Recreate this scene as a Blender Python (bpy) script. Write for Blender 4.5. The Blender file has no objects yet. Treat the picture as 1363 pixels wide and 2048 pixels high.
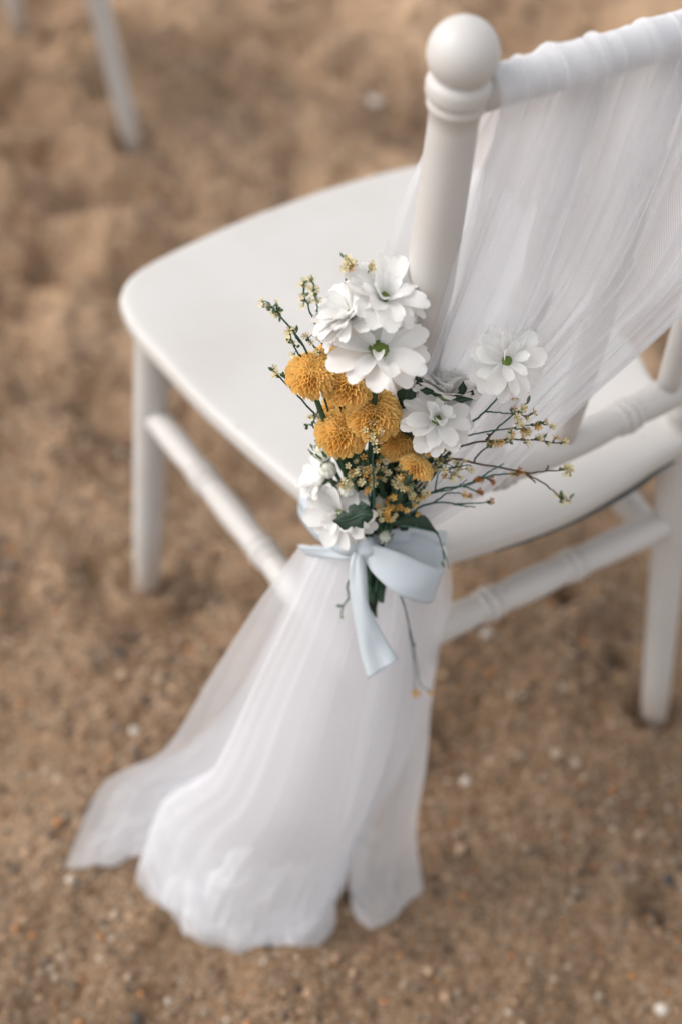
import bpy, math, random
import numpy as np
from mathutils import Vector, Matrix

S = bpy.context.scene
COL = S.collection
random.seed(11)
RNG = np.random.default_rng(5)

# ------------------------------------------------------------------ camera
CAM_POS = np.array([-0.4636, -0.6195, 1.3329])
YAW, PITCH, ROLL = 0.5872, 0.8245, 0.0526
FWD = np.array([math.sin(YAW)*math.cos(PITCH), math.cos(YAW)*math.cos(PITCH), -math.sin(PITCH)])
R0 = np.array([math.cos(YAW), -math.sin(YAW), 0.0]); U0 = np.cross(R0, FWD)
RIGHT = math.cos(ROLL)*R0 + math.sin(ROLL)*U0
UP = -math.sin(ROLL)*R0 + math.cos(ROLL)*U0
LENS = 50.0
FPX = LENS/24.0*1363.0
cd = bpy.data.cameras.new('camera')
cam = bpy.data.objects.new('camera', cd); COL.objects.link(cam)
cam.matrix_world = Matrix(((RIGHT[0], UP[0], -FWD[0], CAM_POS[0]), (RIGHT[1], UP[1], -FWD[1], CAM_POS[1]),
                           (RIGHT[2], UP[2], -FWD[2], CAM_POS[2]), (0, 0, 0, 1)))
cd.sensor_fit = 'VERTICAL'; cd.sensor_height = 24.0*2048/1363; cd.sensor_width = 24.0; cd.lens = LENS
cd.clip_start = 0.02; cd.clip_end = 2000
cd.dof.use_dof = True; cd.dof.focus_distance = 0.985; cd.dof.aperture_fstop = 2.35
S.camera = cam

# ------------------------------------------------------------------ world, sun, exposure
SUN_EL, SUN_AZ = math.radians(45), math.radians(-58)      # azimuth clockwise from +y
w = bpy.data.worlds.new('World'); S.world = w; w.use_nodes = True
nt = w.node_tree; nt.nodes.clear()
sky = nt.nodes.new('ShaderNodeTexSky'); sky.sky_type = 'NISHITA'; sky.sun_disc = False
sky.sun_elevation = SUN_EL; sky.sun_rotation = SUN_AZ
sky.dust_density = 2.2; sky.air_density = 1.0; sky.ozone_density = 1.0
hs = nt.nodes.new('ShaderNodeHueSaturation'); hs.inputs['Saturation'].default_value = 0.15
bg = nt.nodes.new('ShaderNodeBackground'); bg.inputs['Strength'].default_value = 0.15
wo = nt.nodes.new('ShaderNodeOutputWorld')
nt.links.new(sky.outputs[0], hs.inputs['Color']); nt.links.new(hs.outputs[0], bg.inputs[0]); nt.links.new(bg.outputs[0], wo.inputs[0])
sd = bpy.data.lights.new('sun', 'SUN'); sd.energy = 0.62; sd.angle = math.radians(28); sd.color = (1.0, 0.93, 0.85)
sun = bpy.data.objects.new('sun', sd); COL.objects.link(sun)
sdir = Vector((math.sin(SUN_AZ)*math.cos(SUN_EL), math.cos(SUN_AZ)*math.cos(SUN_EL), math.sin(SUN_EL)))
sun.rotation_euler = sdir.to_track_quat('Z', 'Y').to_euler(); sun.location = (-3, 2, 5)
S.view_settings.view_transform = 'Standard'; S.view_settings.look = 'None'
S.view_settings.exposure = 0.88; S.view_settings.gamma = 1.0
S.cycles.transparent_max_bounces = 40; S.cycles.max_bounces = 10; S.cycles.transmission_bounces = 8
S.cycles.use_denoising = True

# ------------------------------------------------------------------ helpers
def ray(px, py): return FWD + (px-681.5)/FPX*RIGHT - (py-1024)/FPX*UP
def P(px, py, depth): return CAM_POS + ray(px, py)*depth
def onz(px, py, z):
    d = ray(px, py); return CAM_POS + d*(z-CAM_POS[2])/d[2]
def cdir(a, b, c):
    v = a*RIGHT + b*UP - c*FWD; return v/np.linalg.norm(v)
MW = {}
def thing(name, label, cat, loc=(0, 0, 0), rot=None, group=None):
    o = bpy.data.objects.new(name, None); COL.objects.link(o); o.empty_display_size = 0.02
    m = Matrix.Translation(Vector(loc))
    if rot is not None: m = m @ rot.to_4x4()
    o.matrix_world = m; MW[o.name] = m
    o['label'] = label; o['category'] = cat
    if group: o['group'] = group
    return o
def link_mesh(name, me, parent=None, local=None, label=None):
    o = bpy.data.objects.new(name, me); COL.objects.link(o)
    if parent is not None:
        o.parent = parent; m = MW[parent.name] @ (local if local is not None else Matrix.Identity(4))
    else:
        m = local if local is not None else Matrix.Identity(4)
    if local is not None: o.matrix_local = local
    MW[o.name] = m
    if label: o['label'] = label
    return o
def make_mesh(name, verts, faces, mat, smooth=True, uv=None):
    me = bpy.data.meshes.new(name)
    me.from_pydata([tuple(map(float, v)) for v in verts], [], [tuple(map(int, f)) for f in faces])
    if smooth: me.polygons.foreach_set('use_smooth', [True]*len(me.polygons))
    if mat: me.materials.append(mat)
    if uv is not None:
        l = me.uv_layers.new(name='UVMap'); idx = np.empty(len(me.loops), dtype=np.int32); me.loops.foreach_get('vertex_index', idx)
        l.data.foreach_set('uv', np.asarray(uv)[idx].astype(np.float32).ravel())
    me.update()
    return me
def part(name, verts, faces, mat, parent, smooth=True, uv=None, label=None):
    """verts in world space; the part is stored in its parent's frame"""
    if parent is not None:
        inv = np.array(MW[parent.name].inverted()); v = np.asarray(verts, float)
        verts = v @ inv[:3, :3].T + inv[:3, 3]
    return link_mesh(name, make_mesh(name, verts, faces, mat, smooth, uv), parent, None, label)
def catmull(pts, n, closed=False):
    p = np.asarray(pts, float); m = len(p)
    if closed: q = np.vstack([p[-1], p, p[:2]]); segs = m
    else: q = np.vstack([2*p[0]-p[1], p, 2*p[-1]-p[-2]]); segs = m-1
    t = np.linspace(0, segs, n, endpoint=not closed); i = np.minimum(t.astype(int), segs-1); f = (t-i)[:, None]
    a, b, c, d = q[i], q[i+1], q[i+2], q[i+3]
    return 0.5*((2*b)+(-a+c)*f+(2*a-5*b+4*c-d)*f*f+(-a+3*b-3*c+d)*f**3)
def frames(path):
    path = np.asarray(path, float); T = np.gradient(path, axis=0); T /= np.linalg.norm(T, axis=1)[:, None]+1e-12
    ref = np.array([0.31, 0.17, 0.93]); 
    if abs(T[0] @ ref) > .9: ref = np.array([.93, .2, .1])
    N = []; n = ref-(ref@T[0])*T[0]; n /= np.linalg.norm(n)
    for t in T:
        n = n-(n@t)*t; n /= np.linalg.norm(n)+1e-12; N.append(n.copy())
    N = np.array(N); B = np.cross(T, N); return T, N, B
def tube(path, rad, seg=8, cap=True):
    path = np.asarray(path, float); n = len(path); rad = np.broadcast_to(np.asarray(rad, float), (n,))
    T, N, B = frames(path); a = np.linspace(0, 2*math.pi, seg, endpoint=False)
    V = path[:, None, :]+rad[:, None, None]*(np.cos(a)[None, :, None]*N[:, None, :]+np.sin(a)[None, :, None]*B[:, None, :])
    V = V.reshape(-1, 3); F = []
    for i in range(n-1):
        for j in range(seg):
            k = (j+1) % seg; F.append((i*seg+j, i*seg+k, (i+1)*seg+k, (i+1)*seg+j))
    V = list(V)
    if cap:
        F.append(tuple(range(seg-1, -1, -1))); F.append(tuple((n-1)*seg+j for j in range(seg)))
    return V, F
class MB:
    def __init__(s): s.v = []; s.f = []
    def add(s, vf):
        o = len(s.v); s.v += list(vf[0]); s.f += [tuple(i+o for i in f) for f in vf[1]]; return s
def grid_faces(nr, nc):
    return [(i*nc+j, i*nc+j+1, (i+1)*nc+j+1, (i+1)*nc+j) for i in range(nr-1) for j in range(nc-1)]
def align(n, spin=0.0):
    q = Vector(n).normalized().to_track_quat('Z', 'Y')
    return (q.to_matrix() @ Matrix.Rotation(spin, 3, 'Z'))

# ------------------------------------------------------------------ materials
def new_mat(name):
    m = bpy.data.materials.new(name); m.use_nodes = True; t = m.node_tree; t.nodes.clear()
    out = t.nodes.new('ShaderNodeOutputMaterial'); return m, t, out
def nd(t, kind, **kw):
    n = t.nodes.new(kind)
    for k, v in kw.items():
        if k in n.inputs: n.inputs[k].default_value = v
        else: setattr(n, k, v)
    return n
def ramp(t, stops):
    r = t.nodes.new('ShaderNodeValToRGB'); e = r.color_ramp.elements
    while len(e) > 1: e.remove(e[-1])
    e[0].position = stops[0][0]; e[0].color = (*stops[0][1], 1)
    for p, c in stops[1:]:
        x = e.new(p); x.color = (*c, 1)
    return r
def leafy(name, c1, c2, trans=0.3, rough=0.55, scale=120, spec=0.3, var=0.15, bump=0.0):
    """petal, leaf, stem or ribbon tissue: principled + translucent, colour mottled and different from piece to piece"""
    m, t, out = new_mat(name)
    co = nd(t, 'ShaderNodeTexCoord'); nz = nd(t, 'ShaderNodeTexNoise', Scale=scale, Detail=3.0)
    t.links.new(co.outputs['Object'], nz.inputs['Vector'])
    r = ramp(t, [(0.3, c1), (0.7, c2)]); t.links.new(nz.outputs['Fac'], r.inputs[0])
    oi = nd(t, 'ShaderNodeObjectInfo'); mr = nd(t, 'ShaderNodeMapRange'); mr.inputs['To Min'].default_value = 1-var; mr.inputs['To Max'].default_value = 1+var*.6
    t.links.new(oi.outputs['Random'], mr.inputs['Value'])
    hv = nd(t, 'ShaderNodeHueSaturation'); t.links.new(mr.outputs[0], hv.inputs['Value']); t.links.new(r.outputs[0], hv.inputs['Color'])
    b = nd(t, 'ShaderNodeBsdfPrincipled', Roughness=rough); b.inputs['Specular IOR Level'].default_value = spec
    tr = nd(t, 'ShaderNodeBsdfTranslucent'); mx = nd(t, 'ShaderNodeMixShader'); mx.inputs[0].default_value = trans
    t.links.new(hv.outputs[0], b.inputs['Base Color']); t.links.new(hv.outputs[0], tr.inputs['Color'])
    if bump:
        bp = nd(t, 'ShaderNodeBump', Strength=bump, Distance=0.0004); t.links.new(nz.outputs['Fac'], bp.inputs['Height'])
        t.links.new(bp.outputs[0], b.inputs['Normal'])
    t.links.new(b.outputs[0], mx.inputs[1]); t.links.new(tr.outputs[0], mx.inputs[2]); t.links.new(mx.outputs[0], out.inputs[0])
    return m
M_WHITE_PETAL = leafy('white_petal', (.86, .85, .825), (.91, .905, .89), .42, .5, 90, .25, .05)
M_YELLOW = leafy('yellow_petal', (.99, .70, .24), (.99, .78, .36), .34, .55, 150, .2, .12)
M_YELLOW_CORE = leafy('yellow_core', (.74, .60, .12), (.92, .66, .14), .2, .6, 300, .2, .15)
M_DISC = leafy('green_disc', (.12, .19, .04), (.22, .29, .07), .1, .7, 900, .2, .1, .6)
M_LEAF = leafy('dark_leaf', (.010, .026, .016), (.020, .044, .024), .10, .5, 60, .35, .25, .3)
M_STEM = leafy('stem_green', (.022, .055, .030), (.042, .095, .048), .05, .55, 80, .35, .2)
M_SPRIG = leafy('sprig_stem', (.025, .09, .075), (.045, .12, .085), .05, .6, 60, .3, .25)
M_SPRIG_BROWN = leafy('sprig_brown_stem', (.07, .055, .04), (.12, .08, .055), .05, .6, 60, .3, .2)
M_CREAM = leafy('cream_floret', (.70, .60, .33), (.82, .72, .46), .3, .7, 200, .1, .15)
M_ORANGE = leafy('orange_floret', (.62, .33, .08), (.75, .47, .15), .3, .7, 200, .1, .2)
M_RUST = leafy('rust_floret', (.34, .12, .04), (.5, .2, .06), .3, .7, 200, .1, .2)
M_SEPAL = leafy('sepal_green', (.09, .16, .07), (.15, .22, .10), .15, .6, 200, .2, .2)
M_BUD = leafy('bud_white', (.78, .80, .68), (.90, .90, .84), .2, .6, 200, .2, .08)
M_RIBBON = leafy('blue_ribbon', (.71, .765, .805), (.76, .81, .84), .48, .38, 30, .4, .02)

def plastic():
    m, t, out = new_mat('white_chair_resin')
    co = nd(t, 'ShaderNodeTexCoord')
    nz = nd(t, 'ShaderNodeTexNoise', Scale=9.0, Detail=5.0, Roughness=.6); t.links.new(co.outputs['Object'], nz.inputs['Vector'])
    r = ramp(t, [(.3, (.50, .474, .447)), (.62, (.54, .518, .494)), (.8, (.555, .534, .511))]); t.links.new(nz.outputs['Fac'], r.inputs[0])
    vo = nd(t, 'ShaderNodeTexVoronoi', Scale=26.0, Randomness=1.0); t.links.new(co.outputs['Object'], vo.inputs['Vector'])
    lt = nd(t, 'ShaderNodeMath', operation='LESS_THAN'); lt.inputs[1].default_value = .045; t.links.new(vo.outputs['Distance'], lt.inputs[0])
    sp = nd(t, 'ShaderNodeSeparateColor'); t.links.new(vo.outputs['Color'], sp.inputs[0])
    g = nd(t, 'ShaderNodeMath', operation='GREATER_THAN'); g.inputs[1].default_value = .72; t.links.new(sp.outputs[0], g.inputs[0])
    mu = nd(t, 'ShaderNodeMath', operation='MULTIPLY'); t.links.new(lt.outputs[0], mu.inputs[0]); t.links.new(g.outputs[0], mu.inputs[1])
    mu2 = nd(t, 'ShaderNodeMath', operation='MULTIPLY'); mu2.inputs[1].default_value = .6; t.links.new(mu.outputs[0], mu2.inputs[0])
    mx = nd(t, 'ShaderNodeMix', data_type='RGBA'); t.links.new(mu2.outputs[0], mx.inputs[0]); t.links.new(r.outputs[0], mx.inputs[6]); mx.inputs[7].default_value = (.3, .24, .18, 1)
    sx = nd(t, 'ShaderNodeSeparateXYZ'); t.links.new(co.outputs['Object'], sx.inputs[0])
    dz = nd(t, 'ShaderNodeMapRange', clamp=True); dz.inputs['From Min'].default_value = .0; dz.inputs['From Max'].default_value = .085; dz.inputs['To Min'].default_value = 1.15; dz.inputs['To Max'].default_value = 0
    t.links.new(sx.outputs[2], dz.inputs['Value']); n4 = nd(t, 'ShaderNodeTexNoise', Scale=70.0, Detail=4.0, Roughness=.7); t.links.new(co.outputs['Object'], n4.inputs['Vector'])
    dm = nd(t, 'ShaderNodeMath', operation='MULTIPLY', use_clamp=True); t.links.new(dz.outputs[0], dm.inputs[0]); t.links.new(n4.outputs['Fac'], dm.inputs[1])
    md_ = nd(t, 'ShaderNodeMix', data_type='RGBA'); t.links.new(dm.outputs[0], md_.inputs[0]); t.links.new(mx.outputs[2], md_.inputs[6]); md_.inputs[7].default_value = (.36, .26, .18, 1)
    n5 = nd(t, 'ShaderNodeTexNoise', Scale=5.0, Detail=6.0, Roughness=.75, Distortion=1.5); t.links.new(co.outputs['Object'], n5.inputs['Vector'])
    r5 = ramp(t, [(.56, (0, 0, 0)), (.75, (.22, .22, .22))]); t.links.new(n5.outputs['Fac'], r5.inputs[0])
    ms_ = nd(t, 'ShaderNodeMix', data_type='RGBA'); t.links.new(r5.outputs[0], ms_.inputs[0]); t.links.new(md_.outputs[2], ms_.inputs[6]); ms_.inputs[7].default_value = (.55, .50, .45, 1)
    b = nd(t, 'ShaderNodeBsdfPrincipled'); t.links.new(ms_.outputs[2], b.inputs['Base Color'])
    n2 = nd(t, 'ShaderNodeTexNoise', Scale=60.0, Detail=3.0); t.links.new(co.outputs['Object'], n2.inputs['Vector'])
    rr = nd(t, 'ShaderNodeMapRange'); rr.inputs['To Min'].default_value = .36; rr.inputs['To Max'].default_value = .52; t.links.new(n2.outputs['Fac'], rr.inputs['Value'])
    t.links.new(rr.outputs[0], b.inputs['Roughness']); b.inputs['Specular IOR Level'].default_value = .4
    bp = nd(t, 'ShaderNodeBump', Strength=.06, Distance=.002); t.links.new(nz.outputs['Fac'], bp.inputs['Height']); t.links.new(bp.outputs[0], b.inputs['Normal'])
    t.links.new(b.outputs[0], out.inputs[0]); return m
M_CHAIR = plastic()

def rim_shade_mat():  # dark colour standing in for the shade under the seat lip
    m, t, out = new_mat('seat_edge_shade'); b = nd(t, 'ShaderNodeBsdfPrincipled', Roughness=.7); nz = nd(t, 'ShaderNodeTexNoise', Scale=40.0)
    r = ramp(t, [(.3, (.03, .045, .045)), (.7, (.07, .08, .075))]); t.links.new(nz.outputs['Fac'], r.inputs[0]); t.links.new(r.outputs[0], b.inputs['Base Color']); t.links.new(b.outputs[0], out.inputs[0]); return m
M_RIM_SHADE = rim_shade_mat()

def tulle(name, base_alpha):
    m, t, out = new_mat(name)
    uv = nd(t, 'ShaderNodeUVMap'); se = nd(t, 'ShaderNodeSeparateXYZ'); t.links.new(uv.outputs[0], se.inputs[0])
    def wave(a, b):   # net threads: a fine diamond mesh, about 2 mm a cell
        m1 = nd(t, 'ShaderNodeMath', operation='MULTIPLY'); m1.inputs[1].default_value = a; t.links.new(se.outputs[0], m1.inputs[0])
        m2 = nd(t, 'ShaderNodeMath', operation='MULTIPLY_ADD'); m2.inputs[1].default_value = b; t.links.new(se.outputs[1], m2.inputs[0]); t.links.new(m1.outputs[0], m2.inputs[2])
        s = nd(t, 'ShaderNodeMath', operation='SINE'); t.links.new(m2.outputs[0], s.inputs[0])
        return s
    w1, w2 = wave(2600, 1500), wave(2600, -1500)
    mm = nd(t, 'ShaderNodeMath', operation='MAXIMUM'); t.links.new(w1.outputs[0], mm.inputs[0]); t.links.new(w2.outputs[0], mm.inputs[1])
    lw = nd(t, 'ShaderNodeLayerWeight', Blend=.35)
    fa = nd(t, 'ShaderNodeMath', operation='MULTIPLY_ADD'); fa.inputs[1].default_value = .5; fa.inputs[2].default_value = base_alpha; t.links.new(lw.outputs['Facing'], fa.inputs[0])
    al = nd(t, 'ShaderNodeMath', operation='MULTIPLY_ADD', use_clamp=True); al.inputs[1].default_value = .13; t.links.new(mm.outputs[0], al.inputs[0]); t.links.new(fa.outputs[0], al.inputs[2])
    d = nd(t, 'ShaderNodeBsdfDiffuse'); d.inputs[0].default_value = (.89, .895, .92, 1)
    tl = nd(t, 'ShaderNodeBsdfTranslucent'); tl.inputs[0].default_value = (.89, .895, .92, 1)
    mx = nd(t, 'ShaderNodeMixShader'); mx.inputs[0].default_value = .56; t.links.new(d.outputs[0], mx.inputs[1]); t.links.new(tl.outputs[0], mx.inputs[2])
    gl = nd(t, 'ShaderNodeBsdfGlossy', Roughness=.45); mg = nd(t, 'ShaderNodeMixShader'); mg.inputs[0].default_value = .04
    t.links.new(mx.outputs[0], mg.inputs[1]); t.links.new(gl.outputs[0], mg.inputs[2])
    tp = nd(t, 'ShaderNodeBsdfTransparent'); fx = nd(t, 'ShaderNodeMixShader')
    t.links.new(al.outputs[0], fx.inputs[0]); t.links.new(tp.outputs[0], fx.inputs[1]); t.links.new(mg.outputs[0], fx.inputs[2])
    t.links.new(fx.outputs[0], out.inputs[0]); return m
M_TULLE = tulle('white_tulle', .40)
M_TULLE_TAIL = tulle('white_tulle_tail', .46)

def sand_mat():
    m, t, out = new_mat('beach_sand')
    co = nd(t, 'ShaderNodeTexCoord')
    big = nd(t, 'ShaderNodeTexNoise', Scale=3.2, Detail=5.0, Roughness=.6); t.links.new(co.outputs['Object'], big.inputs['Vector'])
    rb = ramp(t, [(.30, (.115, .067, .036)), (.5, (.215, .133, .074)), (.72, (.33, .225, .142))]); t.links.new(big.outputs['Fac'], rb.inputs[0])
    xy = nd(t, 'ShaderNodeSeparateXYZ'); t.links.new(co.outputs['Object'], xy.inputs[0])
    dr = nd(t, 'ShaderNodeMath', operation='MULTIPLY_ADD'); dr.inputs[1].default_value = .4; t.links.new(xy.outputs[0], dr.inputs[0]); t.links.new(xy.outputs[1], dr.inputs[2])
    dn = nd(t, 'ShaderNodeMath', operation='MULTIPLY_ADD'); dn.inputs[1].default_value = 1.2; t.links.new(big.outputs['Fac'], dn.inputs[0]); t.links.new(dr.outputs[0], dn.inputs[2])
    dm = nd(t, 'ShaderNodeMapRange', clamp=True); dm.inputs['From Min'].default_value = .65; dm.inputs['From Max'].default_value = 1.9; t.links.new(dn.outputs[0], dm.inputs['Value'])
    vo = nd(t, 'ShaderNodeTexVoronoi', Scale=420.0); t.links.new(co.outputs['Object'], vo.inputs['Vector'])
    sp = nd(t, 'ShaderNodeSeparateColor'); t.links.new(vo.outputs['Color'], sp.inputs[0])
    rg = ramp(t, [(0, (.05, .034, .024)), (.12, (.12, .074, .046)), (.4, (.21, .138, .087)), (.62, (.27, .183, .118)), (.78, (.32, .175, .083)), (.9, (.40, .32, .235)), (1, (.52, .45, .37))]); t.links.new(sp.outputs[0], rg.inputs[0])
    mx = nd(t, 'ShaderNodeMix', data_type='RGBA'); mx.inputs[0].default_value = .55; t.links.new(rb.outputs[0], mx.inputs[6]); t.links.new(rg.outputs[0], mx.inputs[7])
    v2 = nd(t, 'ShaderNodeTexVoronoi', Scale=150.0); t.links.new(co.outputs['Object'], v2.inputs['Vector'])
    s2 = nd(t, 'ShaderNodeSeparateColor'); t.links.new(v2.outputs['Color'], s2.inputs[0])
    r2 = ramp(t, [(0, (.45, .45, .45)), (.2, (.85, .85, .85)), (.8, (1.0, 1.0, 1.0)), (1, (1.35, 1.3, 1.25))]); t.links.new(s2.outputs[1], r2.inputs[0])
    m2 = nd(t, 'ShaderNodeMix', data_type='RGBA', blend_type='MULTIPLY'); m2.inputs[0].default_value = .6; t.links.new(mx.outputs[2], m2.inputs[6]); t.links.new(r2.outputs[0], m2.inputs[7])
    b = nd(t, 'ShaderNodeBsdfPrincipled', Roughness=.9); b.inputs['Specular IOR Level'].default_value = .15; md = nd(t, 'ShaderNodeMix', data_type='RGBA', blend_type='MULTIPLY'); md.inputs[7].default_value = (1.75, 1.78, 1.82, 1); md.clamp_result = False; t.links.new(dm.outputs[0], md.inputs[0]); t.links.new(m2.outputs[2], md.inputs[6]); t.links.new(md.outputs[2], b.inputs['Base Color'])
    n3 = nd(t, 'ShaderNodeTexNoise', Scale=160.0, Detail=4.0, Roughness=.7); t.links.new(co.outputs['Object'], n3.inputs['Vector'])
    b1 = nd(t, 'ShaderNodeBump', Strength=.7, Distance=.004); t.links.new(n3.outputs['Fac'], b1.inputs['Height'])
    b2 = nd(t, 'ShaderNodeBump', Strength=.6, Distance=.0015); t.links.new(vo.outputs['Distance'], b2.inputs['Height']); t.links.new(b1.outputs[0], b2.inputs['Normal'])
    t.links.new(b2.outputs[0], b.inputs['Normal']); t.links.new(b.outputs[0], out.inputs[0]); return m
M_SAND = sand_mat()
def stone_mat(name, attr=None, c1=None, c2=None):
    m, t, out = new_mat(name); b = nd(t, 'ShaderNodeBsdfPrincipled', Roughness=.75); b.inputs['Specular IOR Level'].default_value = .25
    if attr:
        a = nd(t, 'ShaderNodeVertexColor', layer_name=attr); t.links.new(a.outputs[0], b.inputs['Base Color'])
    else:
        co = nd(t, 'ShaderNodeTexCoord'); nz = nd(t, 'ShaderNodeTexNoise', Scale=140.0, Detail=5.0); t.links.new(co.outputs['Object'], nz.inputs['Vector'])
        r = ramp(t, [(.35, c1), (.65, c2)]); t.links.new(nz.outputs['Fac'], r.inputs[0]); t.links.new(r.outputs[0], b.inputs['Base Color'])
        bp = nd(t, 'ShaderNodeBump', Strength=.4, Distance=.001); t.links.new(nz.outputs['Fac'], bp.inputs['Height']); t.links.new(bp.outputs[0], b.inputs['Normal'])
    t.links.new(b.outputs[0], out.inputs[0]); return m

# ------------------------------------------------------------------ ground: one sand sheet out to the horizon
def vnoise(x, y, wl, seed):
    r = np.random.default_rng(seed); g = r.random((257, 257))
    X = x/wl+1000.37; Y = y/wl+1000.11; i = np.floor(X).astype(int); j = np.floor(Y).astype(int)
    fx = X-i; fy = Y-j; fx = fx*fx*fx*(fx*(fx*6-15)+10); fy = fy*fy*fy*(fy*(fy*6-15)+10); i %= 256; j %= 256
    return (g[i, j]*(1-fx)+g[i+1, j]*fx)*(1-fy)+(g[i, j+1]*(1-fx)+g[i+1, j+1]*fx)*fy-.5
CH_A, CH_W = .0183, .3124
FEET = []      # filled below, sand lies level round each foot
DENTS = [  # photo px of a hollow, radius (m), depth (m)
    (235, 425, .075, .030), (130, 515, .05, .020), (125, 120, .07, .022), (165, 790, .06, .022), (20, 850, .07, .022), (600, 95, .06, .02), (730, 160, .06, .02),
    (560, 270, .05, .016), (1130, 1190, .026, .026), (1232, 1322, .018, .018), (1310, 1800, .028, .022), (90, 1260, .05, .014), (30, 1150, .05, .016), (210, 1140, .03, .012), (900, 1480, .05, .012),
    (1250, 1250, .04, .010), (60, 300, .07, .022), (430, 110, .06, .018), (1340, 700, .05, .02), (480, 660, .05, .016), (1000, 1700, .05, .010), (330, 60, .07, .02), (560, 1220, .05, .012),
    (30, 620, .06, .02), (700, 40, .08, .022), (950, 1900, .06, .010), (1180, 1560, .04, .010)]
DW = [(onz(a, b, 0)[:2], r, d) for a, b, r, d in DENTS]
def height(x, y):
    near = np.exp(-((np.maximum(np.hypot(x-.4, y-.6)-2.0, 0))/3.0)**2)
    far = .045*vnoise(x, y, 1.3, 9)*(1-near)+.8*vnoise(x, y, 14, 10)*np.clip((np.hypot(x, y)-6)/20, 0, 1)
    up = np.clip((y+.3*x-.1)/.9, .42, 1)                       # more trodden behind the chair, finer gravel in front
    xx = x+.02*vnoise(x, y, .11, 31); yy = y+.02*vnoise(x, y, .11, 32)
    h = up*(.085*vnoise(xx, yy, .27, 1)+.090*vnoise(xx, yy, .135, 2))+(.008+.034*up)*vnoise(xx, yy, .065, 3)+(.005+.010*up)*vnoise(x, y, .03, 4)+.008*vnoise(x, y, .013, 5)
    for c, r, d in DW:
        q = ((x-c[0])**2+(y-c[1])**2)/(r*r); h = h-1.35*d*np.exp(-q*1.3)+.3*d*np.exp(-(np.sqrt(q)-1.35)**2*5)
    for fx, fy in FEET:
        dd = np.hypot(x-fx, y-fy); q = np.exp(-(dd/.05)**2); h = h*(1-q)+q*(-.013)+.016*np.exp(-((dd-.042)/.013)**2)*(1+1.2*vnoise(x, y, .02, 77))
    return h*(.25+.75*near)+far
REC, SPL, FSP, SL = .0531, .0377, .0256, .040
D_SEAT = .4028
FOOT1 = onz(1306, 1428, 0)
def rear(side, z):
    x = 0. if side == 0 else CH_W; s = -1 if side == 0 else 1
    if z >= .45: return np.array([x, -REC*(z-.45), z])
    k = (.45-z)/.45
    if side == 1: return np.array([x+(FOOT1[0]-CH_W)*k, FOOT1[1]*k, z])
    return np.array([x-SL*k, -SPL*k**1.3, z])
def front(side, z):
    x = -CH_A if side == 0 else CH_W+CH_A; s = -1 if side == 0 else 1; k = (.43-z)/.43
    return np.array([x+s*FSP*k, D_SEAT+FSP*k, z])
OTHER = np.array([.348-FOOT1[0], 1.272-FOOT1[1], 0])
for o in (np.zeros(3), OTHER):
    for s in (0, 1): FEET.append((rear(s, 0)+o)[:2]); FEET.append((front(s, 0)+o)[:2])
def axis(lo, hi, step):
    core = np.arange(lo, hi+step/2, step); g = step*np.cumsum(1.32**np.arange(1, 42)); g = g[g < 420]
    return np.concatenate([lo-g[::-1], core, hi+g])
ax = axis(-.62, 1.75, .0052); ay = axis(-.5, 2.05, .0052)
X, Y = np.meshgrid(ax, ay); Z = height(X, Y)
V = np.stack([X, Y, Z], -1).reshape(-1, 3).astype(np.float32); nr, nc = X.shape
ii = (np.arange(nr-1)[:, None]*nc+np.arange(nc-1)[None, :]).ravel()
Q = np.stack([ii, ii+1, ii+nc+1, ii+nc], 1).astype(np.int32)
me = bpy.data.meshes.new('sand'); me.vertices.add(len(V)); me.vertices.foreach_set('co', V.ravel())
me.loops.add(Q.size); me.loops.foreach_set('vertex_index', Q.ravel()); me.polygons.add(len(Q))
me.polygons.foreach_set('loop_start', np.arange(0, Q.size, 4, dtype=np.int32)); me.polygons.foreach_set('use_smooth', np.ones(len(Q), dtype=bool))
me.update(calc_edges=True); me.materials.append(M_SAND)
ground = bpy.data.objects.new('sand_ground', me); COL.objects.link(ground); ground['kind'] = 'structure'

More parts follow.
